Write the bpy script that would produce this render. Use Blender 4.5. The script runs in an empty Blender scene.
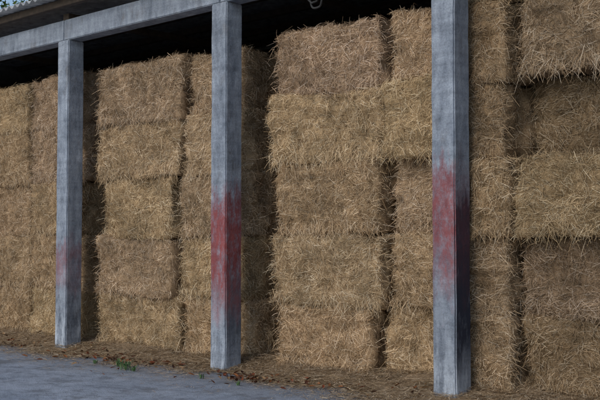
import bpy, bmesh, math, random
import numpy as np
from mathutils import Vector, Matrix
random.seed(7); rng=np.random.default_rng(7)
scene=bpy.context.scene
scene.view_settings.view_transform='Standard'; scene.view_settings.look='None'; scene.view_settings.exposure=0

# ---------------- noise ----------------
def _h(ix,iy,iz,s):
    n=(ix*374761393+iy*668265263+iz*2147483647+s*1274126177)&0xffffffff
    n=((n^(n>>13))*1274126177)&0xffffffff
    n=n^(n>>16)
    return (n&0xffff)/65535.0
def vnoise(p,s=0):
    f=np.floor(p).astype(np.int64); t=p-f; t=t*t*(3-2*t)
    r=0
    for dx in (0,1):
        wx=t[:,0] if dx else 1-t[:,0]
        for dy in (0,1):
            wy=t[:,1] if dy else 1-t[:,1]
            for dz in (0,1):
                wz=t[:,2] if dz else 1-t[:,2]
                r=r+wx*wy*wz*_h(f[:,0]+dx,f[:,1]+dy,f[:,2]+dz,s)
    return r
def fbm(p,s=0,o=3):
    a=0.5;r=0;tot=0
    for i in range(o):
        r=r+a*vnoise(p*(2**i),s+i*17); tot+=a; a*=0.5
    return r/tot-0.5

# ---------------- node helpers ----------------
def new_mat(name):
    m=bpy.data.materials.new(name); m.use_nodes=True
    nt=m.node_tree; b=nt.nodes['Principled BSDF']
    return m,nt,b
def nd(nt,t,**k):
    n=nt.nodes.new(t)
    for a,v in k.items(): setattr(n,a,v)
    return n
def noise(nt,vec,scale,detail=6,rough=.6):
    n=nd(nt,'ShaderNodeTexNoise'); n.inputs['Scale'].default_value=scale
    n.inputs['Detail'].default_value=detail; n.inputs['Roughness'].default_value=rough
    nt.links.new(vec,n.inputs['Vector']); return n.outputs['Fac']
def ramp(nt,fac,stops):
    r=nd(nt,'ShaderNodeValToRGB'); e=r.color_ramp.elements
    while len(e)<len(stops): e.new(.5)
    for i,(p,c) in enumerate(stops):
        e[i].position=p; e[i].color=(*c,1) if len(c)==3 else c
    nt.links.new(fac,r.inputs['Fac']); return r.outputs['Color']
def mapr(nt,v,a,b,c=0,d=1):
    n=nd(nt,'ShaderNodeMapRange'); n.inputs[1].default_value=a;n.inputs[2].default_value=b
    n.inputs[3].default_value=c;n.inputs[4].default_value=d
    nt.links.new(v,n.inputs[0]); return n.outputs[0]
def math_(nt,op,a,b=None):
    n=nd(nt,'ShaderNodeMath',operation=op)
    for i,x in enumerate((a,b)):
        if x is None: continue
        if isinstance(x,(int,float)): n.inputs[i].default_value=x
        else: nt.links.new(x,n.inputs[i])
    return n.outputs[0]
def mix(nt,f,a,b,mode='MIX'):
    n=nd(nt,'ShaderNodeMix',data_type='RGBA',blend_type=mode)
    for i,x in ((0,f),(6,a),(7,b)):
        if isinstance(x,(int,float)): n.inputs[i].default_value=x
        elif isinstance(x,tuple): n.inputs[i].default_value=(*x,1)
        else: nt.links.new(x,n.inputs[i])
    return n.outputs[2]
def mapping(nt,vec,sc):
    m=nd(nt,'ShaderNodeMapping'); m.inputs['Scale'].default_value=sc
    nt.links.new(vec,m.inputs['Vector']); return m.outputs['Vector']
def bump(nt,h,b,st=.5,d=.02):
    n=nd(nt,'ShaderNodeBump'); n.inputs['Strength'].default_value=st; n.inputs['Distance'].default_value=d
    nt.links.new(h,n.inputs['Height']); nt.links.new(n.outputs[0],b.inputs['Normal'])

# ---------------- materials ----------------
def straw_mat(name='straw'):
    m,nt,b=new_mat(name)
    a=nd(nt,'ShaderNodeAttribute',attribute_name='Col')
    g=nd(nt,'ShaderNodeNewGeometry')
    n1=noise(nt,mapping(nt,g.outputs['Position'],(70,70,130)),1,1)
    c=mix(nt,1.0,a.outputs['Color'],ramp(nt,n1,[(.3,(.60,.59,.57)),(.65,(1.1,1.08,1.05))]),'MULTIPLY')
    df=nd(nt,'ShaderNodeBsdfDiffuse'); nt.links.new(c,df.inputs['Color'])
    nt.links.new(df.outputs[0],nt.nodes['Material Output'].inputs['Surface']); nt.nodes.remove(b)
    return m
STRAW=straw_mat()
def simple(name,col,rough=.8,sc=8,var=.4):
    m,nt,b=new_mat(name); g=nd(nt,'ShaderNodeNewGeometry')
    n=noise(nt,g.outputs['Position'],sc)
    lo=tuple(c*(1-var) for c in col); hi=tuple(min(1,c*(1+var)) for c in col)
    nt.links.new(ramp(nt,n,[(.3,lo),(.7,hi)]),b.inputs['Base Color']); b.inputs['Roughness'].default_value=rough
    bump(nt,n,b,.3,.01)
    return m

def post_mat(name,red_lo,red_hi,red_amt,dark_amt,red_side,dark_front=.3,dark_hi=2.3,pale=.6):
    m,nt,b=new_mat(name); g=nd(nt,'ShaderNodeNewGeometry'); P=g.outputs['Position']
    sx=nd(nt,'ShaderNodeSeparateXYZ'); nt.links.new(P,sx.inputs[0]); Z=sx.outputs[2]
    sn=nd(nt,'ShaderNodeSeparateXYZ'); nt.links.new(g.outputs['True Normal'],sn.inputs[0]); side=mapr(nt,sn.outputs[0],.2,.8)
    streak=noise(nt,mapping(nt,P,(7,7,1.6)),1,7,.7)
    blot=noise(nt,P,2.7,9,.70); fine=noise(nt,P,45,5,.65)
    boards=noise(nt,mapping(nt,P,(.5,.5,9)),1,4,.6)
    base=ramp(nt,streak,[(.28,(.14,.165,.205)),(.45,(.235,.27,.325)),(.60,(.315,.355,.415)),(.74,(.42,.465,.53))])
    base=mix(nt,.8,base,ramp(nt,blot,[(.32,(.48,.50,.53)),(.5,(.97,.97,.97)),(.68,(1.28,1.26,1.24))]),'MULTIPLY')
    base=mix(nt,.5,base,ramp(nt,fine,[(.3,(.5,.5,.5)),(.6,(1.2,1.2,1.2))]),'MULTIPLY')
    base=mix(nt,.5,base,ramp(nt,boards,[(.35,(.58,.60,.62)),(.6,(1.15,1.15,1.15))]),'MULTIPLY')
    # rusty-brown weather stains
    n6=noise(nt,mapping(nt,P,(4,4,2.2)),1,7,.7)
    base=mix(nt,mapr(nt,n6,.56,.68,0,.45),base,(.13,.115,.105))
    n2=noise(nt,mapping(nt,P,(7,7,2)),1,8,.75)
    low=mapr(nt,Z,1.5,.1,.25,1); f=math_(nt,'MULTIPLY',low,mapr(nt,n2,.47,.58)); base=mix(nt,math_(nt,'MULTIPLY',f,pale),base,(.50,.56,.64))
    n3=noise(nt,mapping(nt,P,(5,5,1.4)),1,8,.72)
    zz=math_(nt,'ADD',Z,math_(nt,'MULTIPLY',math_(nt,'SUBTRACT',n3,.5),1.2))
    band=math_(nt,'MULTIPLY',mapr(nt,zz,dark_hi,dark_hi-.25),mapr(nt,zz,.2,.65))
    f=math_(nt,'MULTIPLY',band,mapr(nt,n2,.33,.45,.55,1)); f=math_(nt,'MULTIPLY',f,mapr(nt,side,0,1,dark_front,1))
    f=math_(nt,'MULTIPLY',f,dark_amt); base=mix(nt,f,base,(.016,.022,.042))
    n4=noise(nt,mapping(nt,P,(8,8,2.5)),1,9,.75)
    edge=math_(nt,'ADD',Z,math_(nt,'MULTIPLY',math_(nt,'SUBTRACT',n4,.5),1.7))
    band=math_(nt,'MULTIPLY',mapr(nt,edge,red_lo-.3,red_lo+.45),mapr(nt,edge,red_hi+.16,red_hi-.16))
    n5=noise(nt,mapping(nt,P,(13,13,6)),1,9,.78)
    f=math_(nt,'MULTIPLY',band,mapr(nt,n5,.36,.54,.3,1)); f=math_(nt,'MULTIPLY',f,mapr(nt,side,0,1,1,red_side)); f=math_(nt,'MULTIPLY',f,red_amt)
    base=mix(nt,f,base,ramp(nt,n4,[(.3,(.14,.024,.028)),(.7,(.34,.075,.07))]))
    nt.links.new(base,b.inputs['Base Color']); b.inputs['Roughness'].default_value=.85
    h=math_(nt,'ADD',fine,math_(nt,'MULTIPLY',blot,2.5)); bump(nt,h,b,.7,.015)
    return m

def concrete_mat():
    m,nt,b=new_mat('weathered_concrete'); g=nd(nt,'ShaderNodeNewGeometry'); P=g.outputs['Position']
    n1=noise(nt,P,.9,8,.65); n2=noise(nt,P,4,9,.75); n3=noise(nt,P,60,4,.6); n4=noise(nt,P,1.7,8,.7)
    c=ramp(nt,n1,[(.3,(.24,.285,.35)),(.5,(.34,.39,.465)),(.7,(.44,.49,.565))])
    c=mix(nt,.9,c,ramp(nt,n2,[(.33,(.42,.42,.42)),(.5,(1.0,1.0,1.0)),(.72,(1.3,1.3,1.3))]),'MULTIPLY')
    c=mix(nt,.6,c,ramp(nt,n3,[(.35,(.5,.5,.5)),(.6,(1.15,1.15,1.15))]),'MULTIPLY')
    c=mix(nt,mapr(nt,n4,.53,.62,0,.6),c,(.13,.14,.15))
    sx=nd(nt,'ShaderNodeSeparateXYZ'); nt.links.new(P,sx.inputs[0])
    e=math_(nt,'ADD',sx.outputs[1],math_(nt,'MULTIPLY',math_(nt,'SUBTRACT',n1,.5),3.0))
    f=math_(nt,'MULTIPLY',mapr(nt,e,-1.5,.1),mapr(nt,n2,.38,.6,.2,1))
    c=mix(nt,f,c,(.15,.125,.095))
    nt.links.new(c,b.inputs['Base Color']); b.inputs['Roughness'].default_value=.65
    bump(nt,math_(nt,'ADD',n3,math_(nt,'MULTIPLY',n2,3)),b,.8,.02)
    return m

# ---------------- mesh helpers ----------------
def link(o): scene.collection.objects.link(o); return o
def mesh_np(name,V,F,C=None,mat=None,smooth=None):
    me=bpy.data.meshes.new(name); n=len(V); f=len(F)
    me.vertices.add(n); me.vertices.foreach_set('co',np.ascontiguousarray(V,dtype=np.float32).ravel())
    me.loops.add(f*4); me.loops.foreach_set('vertex_index',np.ascontiguousarray(F,dtype=np.int32).ravel())
    me.polygons.add(f); me.polygons.foreach_set('loop_start',np.arange(0,f*4,4,dtype=np.int32))
    me.update(calc_edges=True)
    if C is not None:
        a=me.color_attributes.new('Col','FLOAT_COLOR','POINT')
        a.data.foreach_set('color',np.ascontiguousarray(C,dtype=np.float32).ravel())
    if smooth is not None: me.polygons.foreach_set('use_smooth',smooth)
    if mat: me.materials.append(mat)
    me.validate(); me.update()
    return link(bpy.data.objects.new(name,me))

PAL=np.array([[.74,.565,.37],[.61,.45,.28],[.47,.33,.195],[.88,.74,.55],[.32,.212,.12],[.13,.08,.045],[.66,.51,.34]])
PW=np.array([.20,.22,.17,.15,.12,.08,.06]); PW/=PW.sum()
def strand_geo(P,D,N,L,W,droop,tint):
    """thin bent ribbons; P centre, D dir, N normal"""
    n=len(P); B=np.cross(D,N); B/=np.linalg.norm(B,axis=1)[:,None]+1e-9
    a=P-D*(L/2)[:,None]; c=P+D*(L/2)[:,None]; mid=P+N*(L*rng.uniform(-.02,.10,n))[:,None]+B*(L*rng.normal(0,.05,n))[:,None]
    c=c.copy(); c[:,2]-=droop
    w=(W/2)[:,None]*B
    V=np.stack([a-w,a+w,mid-w,mid+w,c-w*.6,c+w*.6],1).reshape(-1,3)
    i=(np.arange(n)*6)[:,None]
    F=np.stack([i+0,i+1,i+3,i+2,i+2,i+3,i+5,i+4],2).reshape(-1,4)
    col=PAL[rng.choice(len(PAL),n,p=PW)]*tint
    col=col*rng.uniform(.8,1.15,n)[:,None]
    C=np.concatenate([np.repeat(col,6,0),np.ones((n*6,1))],1)
    return V,F,C

DENS=3400
def bale(x0,x1,y0,dep,z0,z1,dens=DENS,name='hay_bale',side=.22,shade=1.0):
    c=np.array([(x0+x1)/2,y0+dep/2,(z0+z1)/2]); h=np.array([(x1-x0)/2,dep/2,(z1-z0)/2])
    r=.07; seed=rng.integers(0,9999); off=rng.uniform(0,50,3)
    yaw=rng.uniform(-.03,.03); rollz=rng.uniform(-.016,.016)
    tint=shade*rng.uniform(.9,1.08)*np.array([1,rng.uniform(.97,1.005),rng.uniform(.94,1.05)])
    faces=[(0,2,1,-1),(1,2,0,1),(1,2,0,-1),(0,1,2,1),(0,1,2,-1),(0,2,1,1)]
    Vs=[];Fs=[];Qs=[];base=0
    def layers(p): return fbm(p*np.array([2.2,2.2,15])+off,seed+41,2)
    for k,(u,v,w,s) in enumerate(faces):
        res=.033 if k in (0,1) and dens>1000 else .09
        nu=max(3,int(2*h[u]/res)); nv=max(3,int(2*h[v]/res))
        U,Vv=np.meshgrid(np.linspace(-h[u],h[u],nu+1),np.linspace(-h[v],h[v],nv+1),indexing='ij')
        p=np.zeros((U.size,3)); p[:,u]=U.ravel(); p[:,v]=Vv.ravel(); p[:,w]=s*h[w]
        inner=np.clip(p,-(h-r),h-r); q=p-inner; nrm=q/np.linalg.norm(q,axis=1)[:,None]
        p2=inner+nrm*r
        d=.19*fbm(p2*2.2+off,seed)+.09*fbm(p2*np.array([7,6,5])+off,seed+3)+.05*layers(p2)+.04*fbm(p2*22+off,seed+5,2)
        p2=p2+nrm*d[:,None]
        p2[:,2]=np.maximum(p2[:,2],-h[2]-.01)
        idx=np.arange((nu+1)*(nv+1)).reshape(nu+1,nv+1)
        a=idx[:-1,:-1].ravel();b=idx[1:,:-1].ravel();cc=idx[1:,1:].ravel();dd=idx[:-1,1:].ravel()
        e=np.zeros(3);e2=np.zeros(3);e[u]=1;e2[v]=1
        flip=np.cross(e,e2)[w]*s<0
        Q=np.stack([a,dd,cc,b],1) if flip else np.stack([a,b,cc,dd],1)
        Vs.append(p2);Fs.append(Q+base);Qs.append((p2,Q,k)); base+=len(p2)
    V=np.concatenate(Vs);F=np.concatenate(Fs); ncore=len(F)
    crease=fbm(V*np.array([7,6,5])+off,seed+3)
    cc=np.array([.35,.25,.15])*tint*(.75+1.2*np.clip(crease+.2,0,.6))[:,None]
    C=np.concatenate([cc,np.ones((len(V),1))],1)
    mult=[1,side,.12,.3,0,0]
    for p2,Q,k in Qs:
        if mult[k]==0: continue
        area={0:4*h[0]*h[2],1:4*h[1]*h[2],2:4*h[1]*h[2],3:4*h[0]*h[1]}[k]
        n=int(area*dens*mult[k])
        if n<1: continue
        f=Q[rng.integers(0,len(Q),n)]; a,b,c_,d_=[p2[f[:,i]] for i in range(4)]
        s=rng.random((n,1));t=rng.random((n,1))
        P=a*(1-s)*(1-t)+b*s*(1-t)+c_*s*t+d_*(1-s)*t
        N=np.cross(b-a,d_-a); N/=np.linalg.norm(N,axis=1)[:,None]+1e-9
        R=rng.normal(size=(n,3)); 
        ang=fbm(P*4+off,seed+9)*7
        Tz=np.zeros((n,3));Tz[:,2]=1
        T1=np.cross(Tz,N); T1/=np.linalg.norm(T1,axis=1)[:,None]+1e-6; T2=np.cross(N,T1)
        D=T1*np.cos(ang)[:,None]+T2*np.sin(ang)[:,None]*.8+R*.7
        D-=N*np.sum(D*N,1)[:,None]; D/=np.linalg.norm(D,axis=1)[:,None]+1e-9
        tilt=rng.normal(0,.18,n); loose=rng.random(n)<.10; tilt[loose]=rng.uniform(.2,1.0,loose.sum())
        D=D*np.cos(tilt)[:,None]+N*np.sin(tilt)[:,None]
        L=rng.gamma(2.4,.031,n).clip(.02,.30); W=rng.uniform(.0022,.0050,n)
        P=P+N*(rng.uniform(-.004,.024,n)+np.abs(np.sin(tilt))*L*.4)[:,None]
        dr=np.where(loose,L*rng.uniform(.1,.8,n),L*rng.uniform(0,.1,n))
        N2=N+R[:, ::-1]*.35; N2/=np.linalg.norm(N2,axis=1)[:,None]
        clump=.94+.95*fbm(P*3+off,seed+21)+.75*fbm(P*np.array([11,9,11])+off,seed+23)+.6*layers(P)
        v,f2,c2=strand_geo(P,D,N2,L,W,dr,tint)
        c2[:,:3]*=np.repeat(np.clip(clump,.35,1.25),6)[:,None]
        F=np.concatenate([F,f2+len(V)]);V=np.concatenate([V,v]);C=np.concatenate([C,c2])
    n=int(2*h[0]*240*dens/DENS)
    if n:
        P=np.stack([rng.uniform(-h[0],h[0],n),np.full(n,-h[1]+.03)-rng.uniform(0,.07,n),rng.normal(-h[2]+.06,.05,n)],1)
        D=np.stack([rng.normal(0,.9,n),rng.normal(-.15,.25,n),-np.ones(n)],1)
        m=int(2*h[2]*190*dens/DENS); sg=rng.choice([-1.,1.],m)
        P=np.concatenate([P,np.stack([sg*(h[0]-rng.normal(.02,.03,m)),-h[1]+rng.uniform(-.04,.12,m),rng.uniform(-h[2],h[2],m)],1)])
        D=np.concatenate([D,np.stack([sg,rng.normal(-.3,.5,m),rng.normal(-.2,.6,m)],1)])
        n+=m; D/=np.linalg.norm(D,axis=1)[:,None]
        N=np.tile([0.,-1,0],(n,1))+rng.normal(0,.3,(n,3))
        L=rng.gamma(2.2,.055,n).clip(.04,.32)
        if z0<.1: P[:,2]+=.1
        v,f2,c2=strand_geo(P,D,N,L,rng.uniform(.0025,.005,n),L*.15,tint)
        F=np.concatenate([F,f2+len(V)]);V=np.concatenate([V,v]);C=np.concatenate([C,c2])
    cy,sy=math.cos(yaw),math.sin(yaw); cr,sr=math.cos(rollz),math.sin(rollz)
    M=np.array([[cy,-sy,0],[sy,cy,0],[0,0,1]])@np.array([[cr,0,sr],[0,1,0],[-sr,0,cr]])
    V=V@M.T
    sm=np.zeros(len(F),dtype=bool); sm[:ncore]=True
    o=mesh_np(name,V,F,C,STRAW,sm); o.location=c
    return o

# ---------------- bales ----------------
def J(a=.045): return rng.uniform(-a,a)
RH=.915
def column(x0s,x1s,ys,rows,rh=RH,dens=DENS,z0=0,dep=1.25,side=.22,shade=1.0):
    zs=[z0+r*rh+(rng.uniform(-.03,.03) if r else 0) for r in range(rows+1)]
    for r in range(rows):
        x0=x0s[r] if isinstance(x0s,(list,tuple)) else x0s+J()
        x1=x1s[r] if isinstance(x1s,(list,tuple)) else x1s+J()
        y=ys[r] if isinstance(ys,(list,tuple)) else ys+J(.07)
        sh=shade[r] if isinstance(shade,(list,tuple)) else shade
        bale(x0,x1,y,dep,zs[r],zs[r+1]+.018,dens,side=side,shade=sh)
# far-left bays
column(-15.2,-13.3,.4,5,dens=700); column(-13.25,-11.4,.4,5,dens=1100)
column([-11.2,-11.25,-11.2,-11.22,-11.2],[-9.39,-9.36,-9.42,-9.36,-9.38],[.4,.36,.41,.37,.35],5,rh=.925,dens=2600)
column(-9.28,[-7.62,-7.60,-7.66,-7.58,-7.62],[.33,.38,.31,.36,.31],5,rh=.93,dens=2800,side=.8)
# second bay
column([-7.17,-7.2,-7.12,-7.2,-7.18],[-5.22,-5.34,-5.38,-5.14,-5.07],[.36,.31,.38,.31,.29],5)
column([-5.14,-5.2,-5.14,-5.06,-5.0],[-3.74,-3.80,-3.70,-3.78,-3.85],[.44,.40,.36,.36,.44],5,side=.9)
# third bay
column([-3.12,-3.18,-3.12,-3.2,-3.14],[-1.52,-1.24,-1.33,-1.29,-1.29],[.36,.31,.37,.31,.35],5,rh=.925,shade=1.05)
column([-1.3,-1.18,-1.2,-1.25,-1.16],[-.06,-.08,-.05,-.1,-.05],[.48,.38,.50,.30,.42],5,rh=.93)
# right bay: straw colour darkened to paint in the shade there
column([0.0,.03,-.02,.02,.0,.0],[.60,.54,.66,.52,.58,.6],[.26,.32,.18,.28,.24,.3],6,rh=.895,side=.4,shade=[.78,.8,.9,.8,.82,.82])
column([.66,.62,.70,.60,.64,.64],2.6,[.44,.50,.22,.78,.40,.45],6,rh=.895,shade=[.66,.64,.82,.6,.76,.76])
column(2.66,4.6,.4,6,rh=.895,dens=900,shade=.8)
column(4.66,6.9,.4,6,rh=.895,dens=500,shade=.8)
for xa in np.arange(-15.2,6,2.05):
    column(float(xa),float(xa)+2.0,1.75,4,dens=80)

# ---------------- loose straw at the foot ----------------
def front_edge(x): 
    p=np.stack([x*1.3,x*0,x*0],1); return -.36+.8*fbm(p,5,3)
def pile_z(xf,Y,t): return .006+(t**1.3)*.20*(1.0+1.3*fbm(np.stack([xf*1.4,Y*3,Y*0],1),11,3))
nx,ny=520,34
X,T=np.meshgrid(np.linspace(-15,6.5,nx),np.linspace(0,1,ny),indexing='ij')
xf=X.ravel(); t=T.ravel(); fe=front_edge(xf)+.12; Y=fe+(.62-fe)*t
Z=pile_z(xf,Y,t)+.05*t*fbm(np.stack([xf*9,Y*9,Y*0],1),12,3)-.006
Z=np.maximum(Z,.003)
V=np.stack([xf,Y,Z],1); idx=np.arange(nx*ny).reshape(nx,ny)
F=np.stack([idx[:-1,:-1].ravel(),idx[1:,:-1].ravel(),idx[1:,1:].ravel(),idx[:-1,1:].ravel()],1)
k=(.7+1.2*(fbm(V*6,31)+.3))[:,None]
C=np.concatenate([np.array([.29,.215,.14])*k,np.ones((len(V),1))],1)
core=len(F)
n=46000
xs=rng.uniform(-12,3.0,n); tt=rng.random(n); fe=front_edge(xs); ys=fe+(.62-fe)*tt
zs=pile_z(xs,ys,tt)
n2=24000
xs2=rng.uniform(-12,4.0,n2); ys2=front_edge(xs2)+.05-rng.exponential(.28,n2)
cl=vnoise(np.stack([xs2*1.5,ys2*2,xs2*0],1),77); kp=(rng.random(n2)<cl*1.5-.2)&(ys2>-4)
xs2,ys2=xs2[kp],ys2[kp]; n2=len(xs2)
P=np.stack([np.r_[xs,xs2],np.r_[ys,ys2],np.r_[zs+rng.uniform(.002,.03,n),rng.uniform(.012,.02,n2)]],1); n=len(P)
a=rng.uniform(0,math.tau,n); D=np.stack([np.cos(a),np.sin(a),rng.normal(0,.13,n)],1)
D[-n2:,2]*=.15
D/=np.linalg.norm(D,axis=1)[:,None]; N=np.tile([0,0,1.],(n,1))+rng.normal(0,.25,(n,3))
v,f,c=strand_geo(P,D,N,rng.gamma(3,.03,n).clip(.03,.22),rng.uniform(.003,.006,n),np.zeros(n),np.array([.88,.87,.86]))
c[:,:3]*=np.repeat(rng.uniform(.6,1.1,n),6)[:,None]
v[:,2]=np.maximum(v[:,2],.009)
F=np.concatenate([F,f+len(V)]);V=np.concatenate([V,v]);C=np.concatenate([C,c])
sm=np.zeros(len(F),dtype=bool);sm[:core]=True
mesh_np('loose_straw',V,F,C,STRAW,sm)

# fallen leaves
lv=[];lf=[];lc=[]
LP=np.array([[.18,.055,.03],[.13,.06,.04],[.24,.10,.045],[.09,.05,.035],[.28,.18,.10]])
def leaf(x,y,z,s):
    a=random.uniform(0,6.28); tx=random.uniform(-.6,.6); ty=random.uniform(-.6,.6)
    R=Matrix.Rotation(a,3,'Z')@Matrix.Rotation(tx,3,'X')@Matrix.Rotation(ty,3,'Y')
    pts=[(-1,0,0),(-.45,.42,.15),(.25,.40,.2),(1,0,.05),(.25,-.42,.22),(-.45,-.4,.12),(-.45,0,-.02),(.25,0,-.02)]
    b=len(lv)
    for p in pts:
        q=R@Vector(p)*s; lv.append((x+q.x,y+q.y,max(z+q.z,.012)))
    lf.extend([(b,b+6,b+1,b+1),(b+6,b+7,b+2,b+1),(b+7,b+3,b+2,b+2),(b,b+5,b+6,b+6),(b+5,b+4,b+7,b+6),(b+4,b+3,b+7,b+7)])
    c=LP[random.randrange(5)]*random.uniform(.7,1.3); lc.extend([(*c,1)]*8)
def leafclump(cx,cy,rx,ry,n):
    for _ in range(n):
        x=random.gauss(cx,rx); y=random.gauss(cy,ry)
        fe=float(front_edge(np.array([x]))[0]); t=min(1,max(0,(y-fe)/(.62-fe)))
        z=float(pile_z(np.array([x]),np.array([y]),np.array([t]))[0]) if t>0 else .01
        leaf(x,y,z+.015+random.uniform(0,.02),random.uniform(.025,.055))
leafclump(-2.9,-.5,.25,.13,80); leafclump(-2.3,-.35,.5,.15,30); leafclump(-5.6,-.45,.4,.13,60)
leafclump(-9.2,-.15,.9,.18,80); leafclump(-6.6,-.2,.5,.15,35); leafclump(-.9,-.3,.6,.15,25); leafclump(-4.6,-1.0,2.5,.4,30); leafclump(-4.5,-.3,.4,.12,25)
me=bpy.data.meshes.new('fallen_leaves')
me.from_pydata(lv,[],[tuple(dict.fromkeys(f)) for f in lf]); 
ca=me.color_attributes.new('Col','FLOAT_COLOR','POINT'); ca.data.foreach_set('color',np.array(lc,dtype=np.float32).ravel())
me.materials.append(STRAW); link(bpy.data.objects.new('fallen_leaves',me))

# weeds
WEED=simple('weed_green',(.08,.15,.05),.6,30)
def weed(x,y,h,n=22):
    bm=bmesh.new()
    for _ in range(n):
        a=random.uniform(0,6.28); l=h*random.uniform(.5,1.1); o=random.uniform(.2,.9)
        d=Vector((math.cos(a),math.sin(a),0)); s=Vector((-d.y,d.x,0))*random.uniform(.005,.010)
        b0=d*random.uniform(0,h*.8)*random.random()
        p0=b0+d*.01; p1=b0+d*l*o*.4+Vector((0,0,l*.6)); p2=b0+d*l*o+Vector((0,0,l*random.uniform(.5,1)))
        vs=[bm.verts.new(q) for q in (p0-s*.5,p0+s*.5,p1+s,p1-s)]
        t=bm.verts.new(p2); bm.faces.new(vs); bm.faces.new((vs[3],vs[2],t))
    me=bpy.data.meshes.new('weed'); bm.to_mesh(me); bm.free(); me.materials.append(WEED)
    o=link(bpy.data.objects.new('weed',me)); o.location=(x,y,.008)
weed(-4.75,-.95,.17,34); weed(-5.1,-.8,.13,28); weed(-4.5,-1.0,.10,20); weed(-3.3,-.85,.09,18); weed(-5.6,-.85,.08,14); weed(-2.5,-.95,.07,14)

# ---------------- concrete pillars ----------------
def box_bm(bm,x0,x1,y0,y1,z0,z1):
    vs=[bm.verts.new((x,y,z)) for x in (x0,x1) for y in (y0,y1) for z in (z0,z1)]
    for f in ((0,1,3,2),(4,6,7,5),(0,4,5,1),(2,3,7,6),(0,2,6,4),(1,5,7,3)): bm.faces.new([vs[i] for i in f])
def solid(name,boxes,mat,bev=.012,cut=0,amp=0,seed=0):
    bm=bmesh.new()
    for b in boxes: box_bm(bm,*b)
    bmesh.ops.recalc_face_normals(bm,faces=bm.faces)
    if bev: bmesh.ops.bevel(bm,geom=bm.edges[:],offset=bev,segments=2,affect='EDGES')
    if cut:
        long=[e for e in bm.edges if e.calc_length()>1]
        bmesh.ops.subdivide_edges(bm,edges=long,cuts=cut,use_grid_fill=True)
        P=np.array([v.co[:] for v in bm.verts]); 
        dx=fbm(P*np.array([3,3,2.2])+seed,seed+1)*amp; dy=fbm(P*np.array([3,3,2.2])+seed,seed+2)*amp
        cx=fbm(P*9+seed,seed+4)*amp
        for i,v in enumerate(bm.verts): v.co.x+=dx[i]+cx[i]; v.co.y+=dy[i]-cx[i]
    me=bpy.data.meshes.new(name); bm.to_mesh(me); bm.free(); me.materials.append(mat)
    return link(bpy.data.objects.new(name,me))
pm_l=post_mat('pillar_concrete_faint_red',1.1,1.75,.62,.35,.8,.6,1.3,.95)
pm_m=post_mat('pillar_concrete_red',.85,2.4,.95,.5,1,.3,1.4,.6)
pm_r=post_mat('pillar_concrete_red_black',1.3,2.6,.85,1,.3,.25,2.4,.6)
W=.157; HT=5.07
for i,(px,mt) in enumerate([(0,pm_r),(-3.73,pm_m),(-7.52,pm_l),(-11.25,pm_l),(-14.92,pm_m),(3.73,pm_m),(7.2,pm_l)]):
    o=solid('concrete_pillar',[(-W,W,-.17,.13,0,HT)],mt,.015,60,.018,i*5)
    o.location=(px,0,0)

# ---------------- barn ----------------
barn=link(bpy.data.objects.new('hay_barn',None))
beam_m=post_mat('beam_concrete',20,21,0,0,1)
def child(o): o.parent=barn; return o
xs_=[-15.2,-11.25,-7.52,-3.73,0,3.73,7.4]
for i in range(6): child(solid('beam_%d'%i,[(xs_[i]+.004,xs_[i+1]-.004,-.155,.11,HT,HT+.34)],beam_m,.012,20,.01,i))
roof_m=simple('fibre_cement_sheet',(.34,.35,.36),.85,5,.45)
RZ=5.69
xr=np.arange(-16,8,.03); yr=np.array([-.62,0,2,4,6,8.4])
Xr,Yr=np.meshgrid(xr,yr,indexing='ij'); Zr=RZ+.10*(Yr+.62)+.032*np.sin(Xr*math.tau/.177)
V=np.stack([Xr.ravel(),Yr.ravel(),Zr.ravel()],1); idx=np.arange(V.shape[0]).reshape(len(xr),len(yr))
F=np.stack([idx[:-1,:-1].ravel(),idx[1:,:-1].ravel(),idx[1:,1:].ravel(),idx[:-1,1:].ravel()],1)
ro=mesh_np('roof_sheets',V,F,None,roof_m,np.ones(len(F),dtype=bool)); s=ro.modifiers.new('s','SOLIDIFY'); s.thickness=.012; child(ro)
wood=simple('old_timber',(.07,.05,.035),.85,10,.4)
for i,y in enumerate([-.35,.9,2.3,3.7,5.1,6.5,7.8]):
    z=RZ+.10*(y+.62)-.05
    child(solid('purlin_%d'%i,[(-15.9,7.9,y-.05,y+.05,z-.12,z)],wood,.006))
for i,x in enumerate([-15.0,-11.25,-7.52,-3.73,0,3.73,7.2]):
    child(solid('rafter_%d'%i,[(x-.08,x+.08,-.12,8.1,HT+.345,HT+.45)],wood,.006))
wall_m=simple('block_wall_render',(.24,.23,.21),.9,3,.4)
child(solid('wall_back',[(-15.3,7.5,8.0,8.2,0,6.5)],wall_m,0))
child(solid('wall_side_a',[(-15.5,-15.3,-.1,8.2,0,6.4)],wall_m,0))
child(solid('wall_side_b',[(7.5,7.7,-.1,8.2,0,6.4)],wall_m,0))

# hanging rope coil under the beam
cu=bpy.data.curves.new('hanging_rope','CURVE'); cu.dimensions='3D'; cu.bevel_depth=.013
for kx in range(3):
    sp=cu.splines.new('NURBS'); pts=[]
    for t in np.linspace(0,1,12):
        a=t*math.pi; pts.append((kx*.05-.05+.11*math.cos(a)*(1+.25*kx)+random.uniform(-.012,.012),random.uniform(-.03,.03),HT+.02-(.20+.07*kx)*math.sin(a)+random.uniform(-.01,.01)))
    sp.points.add(len(pts)-1)
    for p,q in zip(sp.points,pts): p.co=(*q,1)
    sp.use_endpoint_u=True
cu.materials.append(simple('rope_black',(.03,.03,.03),.8))
o=link(bpy.data.objects.new('hanging_rope',cu)); o.location=(-2.12,.0,0)

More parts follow.
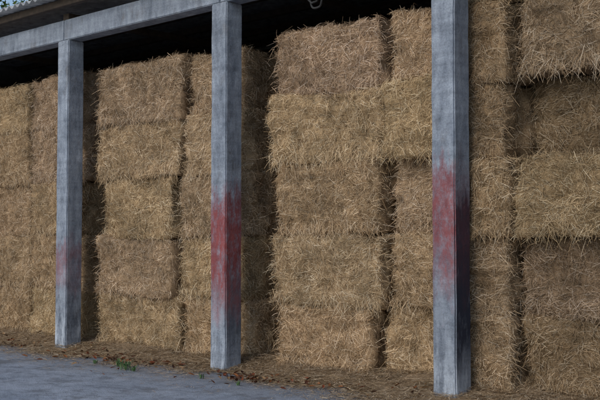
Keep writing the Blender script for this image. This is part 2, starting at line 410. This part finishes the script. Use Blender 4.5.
# ---------------- trees behind ----------------
bark=simple('bark',(.09,.07,.05),.9,12)
leafm=straw_mat('tree_leaves')
def tree(x,y,H,R):
    root=link(bpy.data.objects.new('tree',None)); root.location=(x,y,0)
    bm=bmesh.new(); tips=[]
    def limb(a,b,r0,r1):
        d=(b-a).normalized(); u=d.orthogonal().normalized(); w=d.cross(u)
        rings=[]
        for p,r in ((a,r0),((a+b)/2+u*.1*r0,(r0+r1)/2),(b,r1)):
            rings.append([bm.verts.new(p+(u*math.cos(t)+w*math.sin(t))*r) for t in [k*math.tau/8 for k in range(8)]])
        for q in range(2):
            for k in range(8): bm.faces.new((rings[q][k],rings[q][(k+1)%8],rings[q+1][(k+1)%8],rings[q+1][k]))
    top=Vector((0,0,H*.8)); limb(Vector((0,0,0)),Vector((.1,0,H*.45)),.38,.24); limb(Vector((.1,0,H*.45)),top,.24,.07)
    for k in range(16):
        z=H*random.uniform(.32,.75); a=random.uniform(0,6.28); l=R*random.uniform(.5,.95)
        b=Vector((math.cos(a)*l,math.sin(a)*l,z+l*random.uniform(.2,.7))); limb(Vector((.08,0,z)),b,.1,.03); tips.append(b); tips.append(Vector((b.x*.55,b.y*.55,(z+b.z)/2+.3)))
    tips.append(top)
    me=bpy.data.meshes.new('trunk'); bm.to_mesh(me); bm.free(); me.materials.append(bark)
    o=link(bpy.data.objects.new('trunk',me)); o.parent=root
    n=9000; tp=np.array([t[:] for t in tips]); P=tp[rng.integers(0,len(tp),n)]+rng.normal(0,R*.17,(n,3))
    D=rng.normal(size=(n,3));D/=np.linalg.norm(D,axis=1)[:,None]; B=np.cross(D,rng.normal(size=(n,3)));B/=np.linalg.norm(B,axis=1)[:,None]
    s=rng.uniform(.07,.15,n)[:,None]
    Vt=np.stack([P-D*s,P+B*s*.55,P+D*s,P-B*s*.55],1).reshape(-1,3); Ft=np.arange(n*4).reshape(n,4)
    col=np.array([.07,.11,.03])*(.6+.9*vnoise(P*1.2,3))[:,None]*rng.uniform(.7,1.3,n)[:,None]
    Ct=np.concatenate([np.repeat(col,4,0),np.ones((4*n,1))],1)
    o=mesh_np('crown',Vt,Ft,Ct,leafm); o.parent=root
tree(-33,14,15,5); tree(-28,17,14,4.5); tree(-40,12,16,5.5); tree(-22,20,13,4.5)

# ---------------- ground ----------------
gm=simple('farmyard_earth',(.16,.13,.09),.95,1.5,.4)
def sheet(name,x0,x1,y0,y1,z,mat):
    me=bpy.data.meshes.new(name); me.from_pydata([(x0,y0,z),(x1,y0,z),(x1,y1,z),(x0,y1,z)],[],[(0,1,2,3)]); me.materials.append(mat)
    return link(bpy.data.objects.new(name,me))
sheet('ground',-600,600,-600,600,-.004,gm)
sheet('concrete_pavement',-30,20,-16,8.4,0,concrete_mat())

# ---------------- light ----------------
w=bpy.data.worlds.new('World'); scene.world=w; w.use_nodes=True; nt=w.node_tree
sky=nt.nodes.new('ShaderNodeTexSky'); sky.sky_type='NISHITA'; sky.sun_disc=False
EL,AZ=math.radians(34),math.radians(184)   # azimuth measured from +Y toward +X
sky.sun_elevation=EL; sky.sun_rotation=AZ; sky.dust_density=1.0
nt.links.new(sky.outputs[0],nt.nodes['Background'].inputs[0]); nt.nodes['Background'].inputs[1].default_value=.14
sd=bpy.data.lights.new('sun','SUN'); sd.energy=1.25; sd.angle=math.radians(40); sd.color=(1,.95,.87)
so=link(bpy.data.objects.new('sun',sd))
d=Vector((math.sin(AZ)*math.cos(EL),math.cos(AZ)*math.cos(EL),math.sin(EL)))
so.rotation_euler=d.to_track_quat('Z','Y').to_euler()

# ---------------- camera ----------------
cd=bpy.data.cameras.new('camera'); cd.lens=60; cd.sensor_width=36; cd.clip_end=2000
co=link(bpy.data.objects.new('camera',cd)); co.location=(6.458,-9.414,1.745)
co.rotation_euler=(math.radians(92.46),0,math.radians(43.1)); scene.camera=co
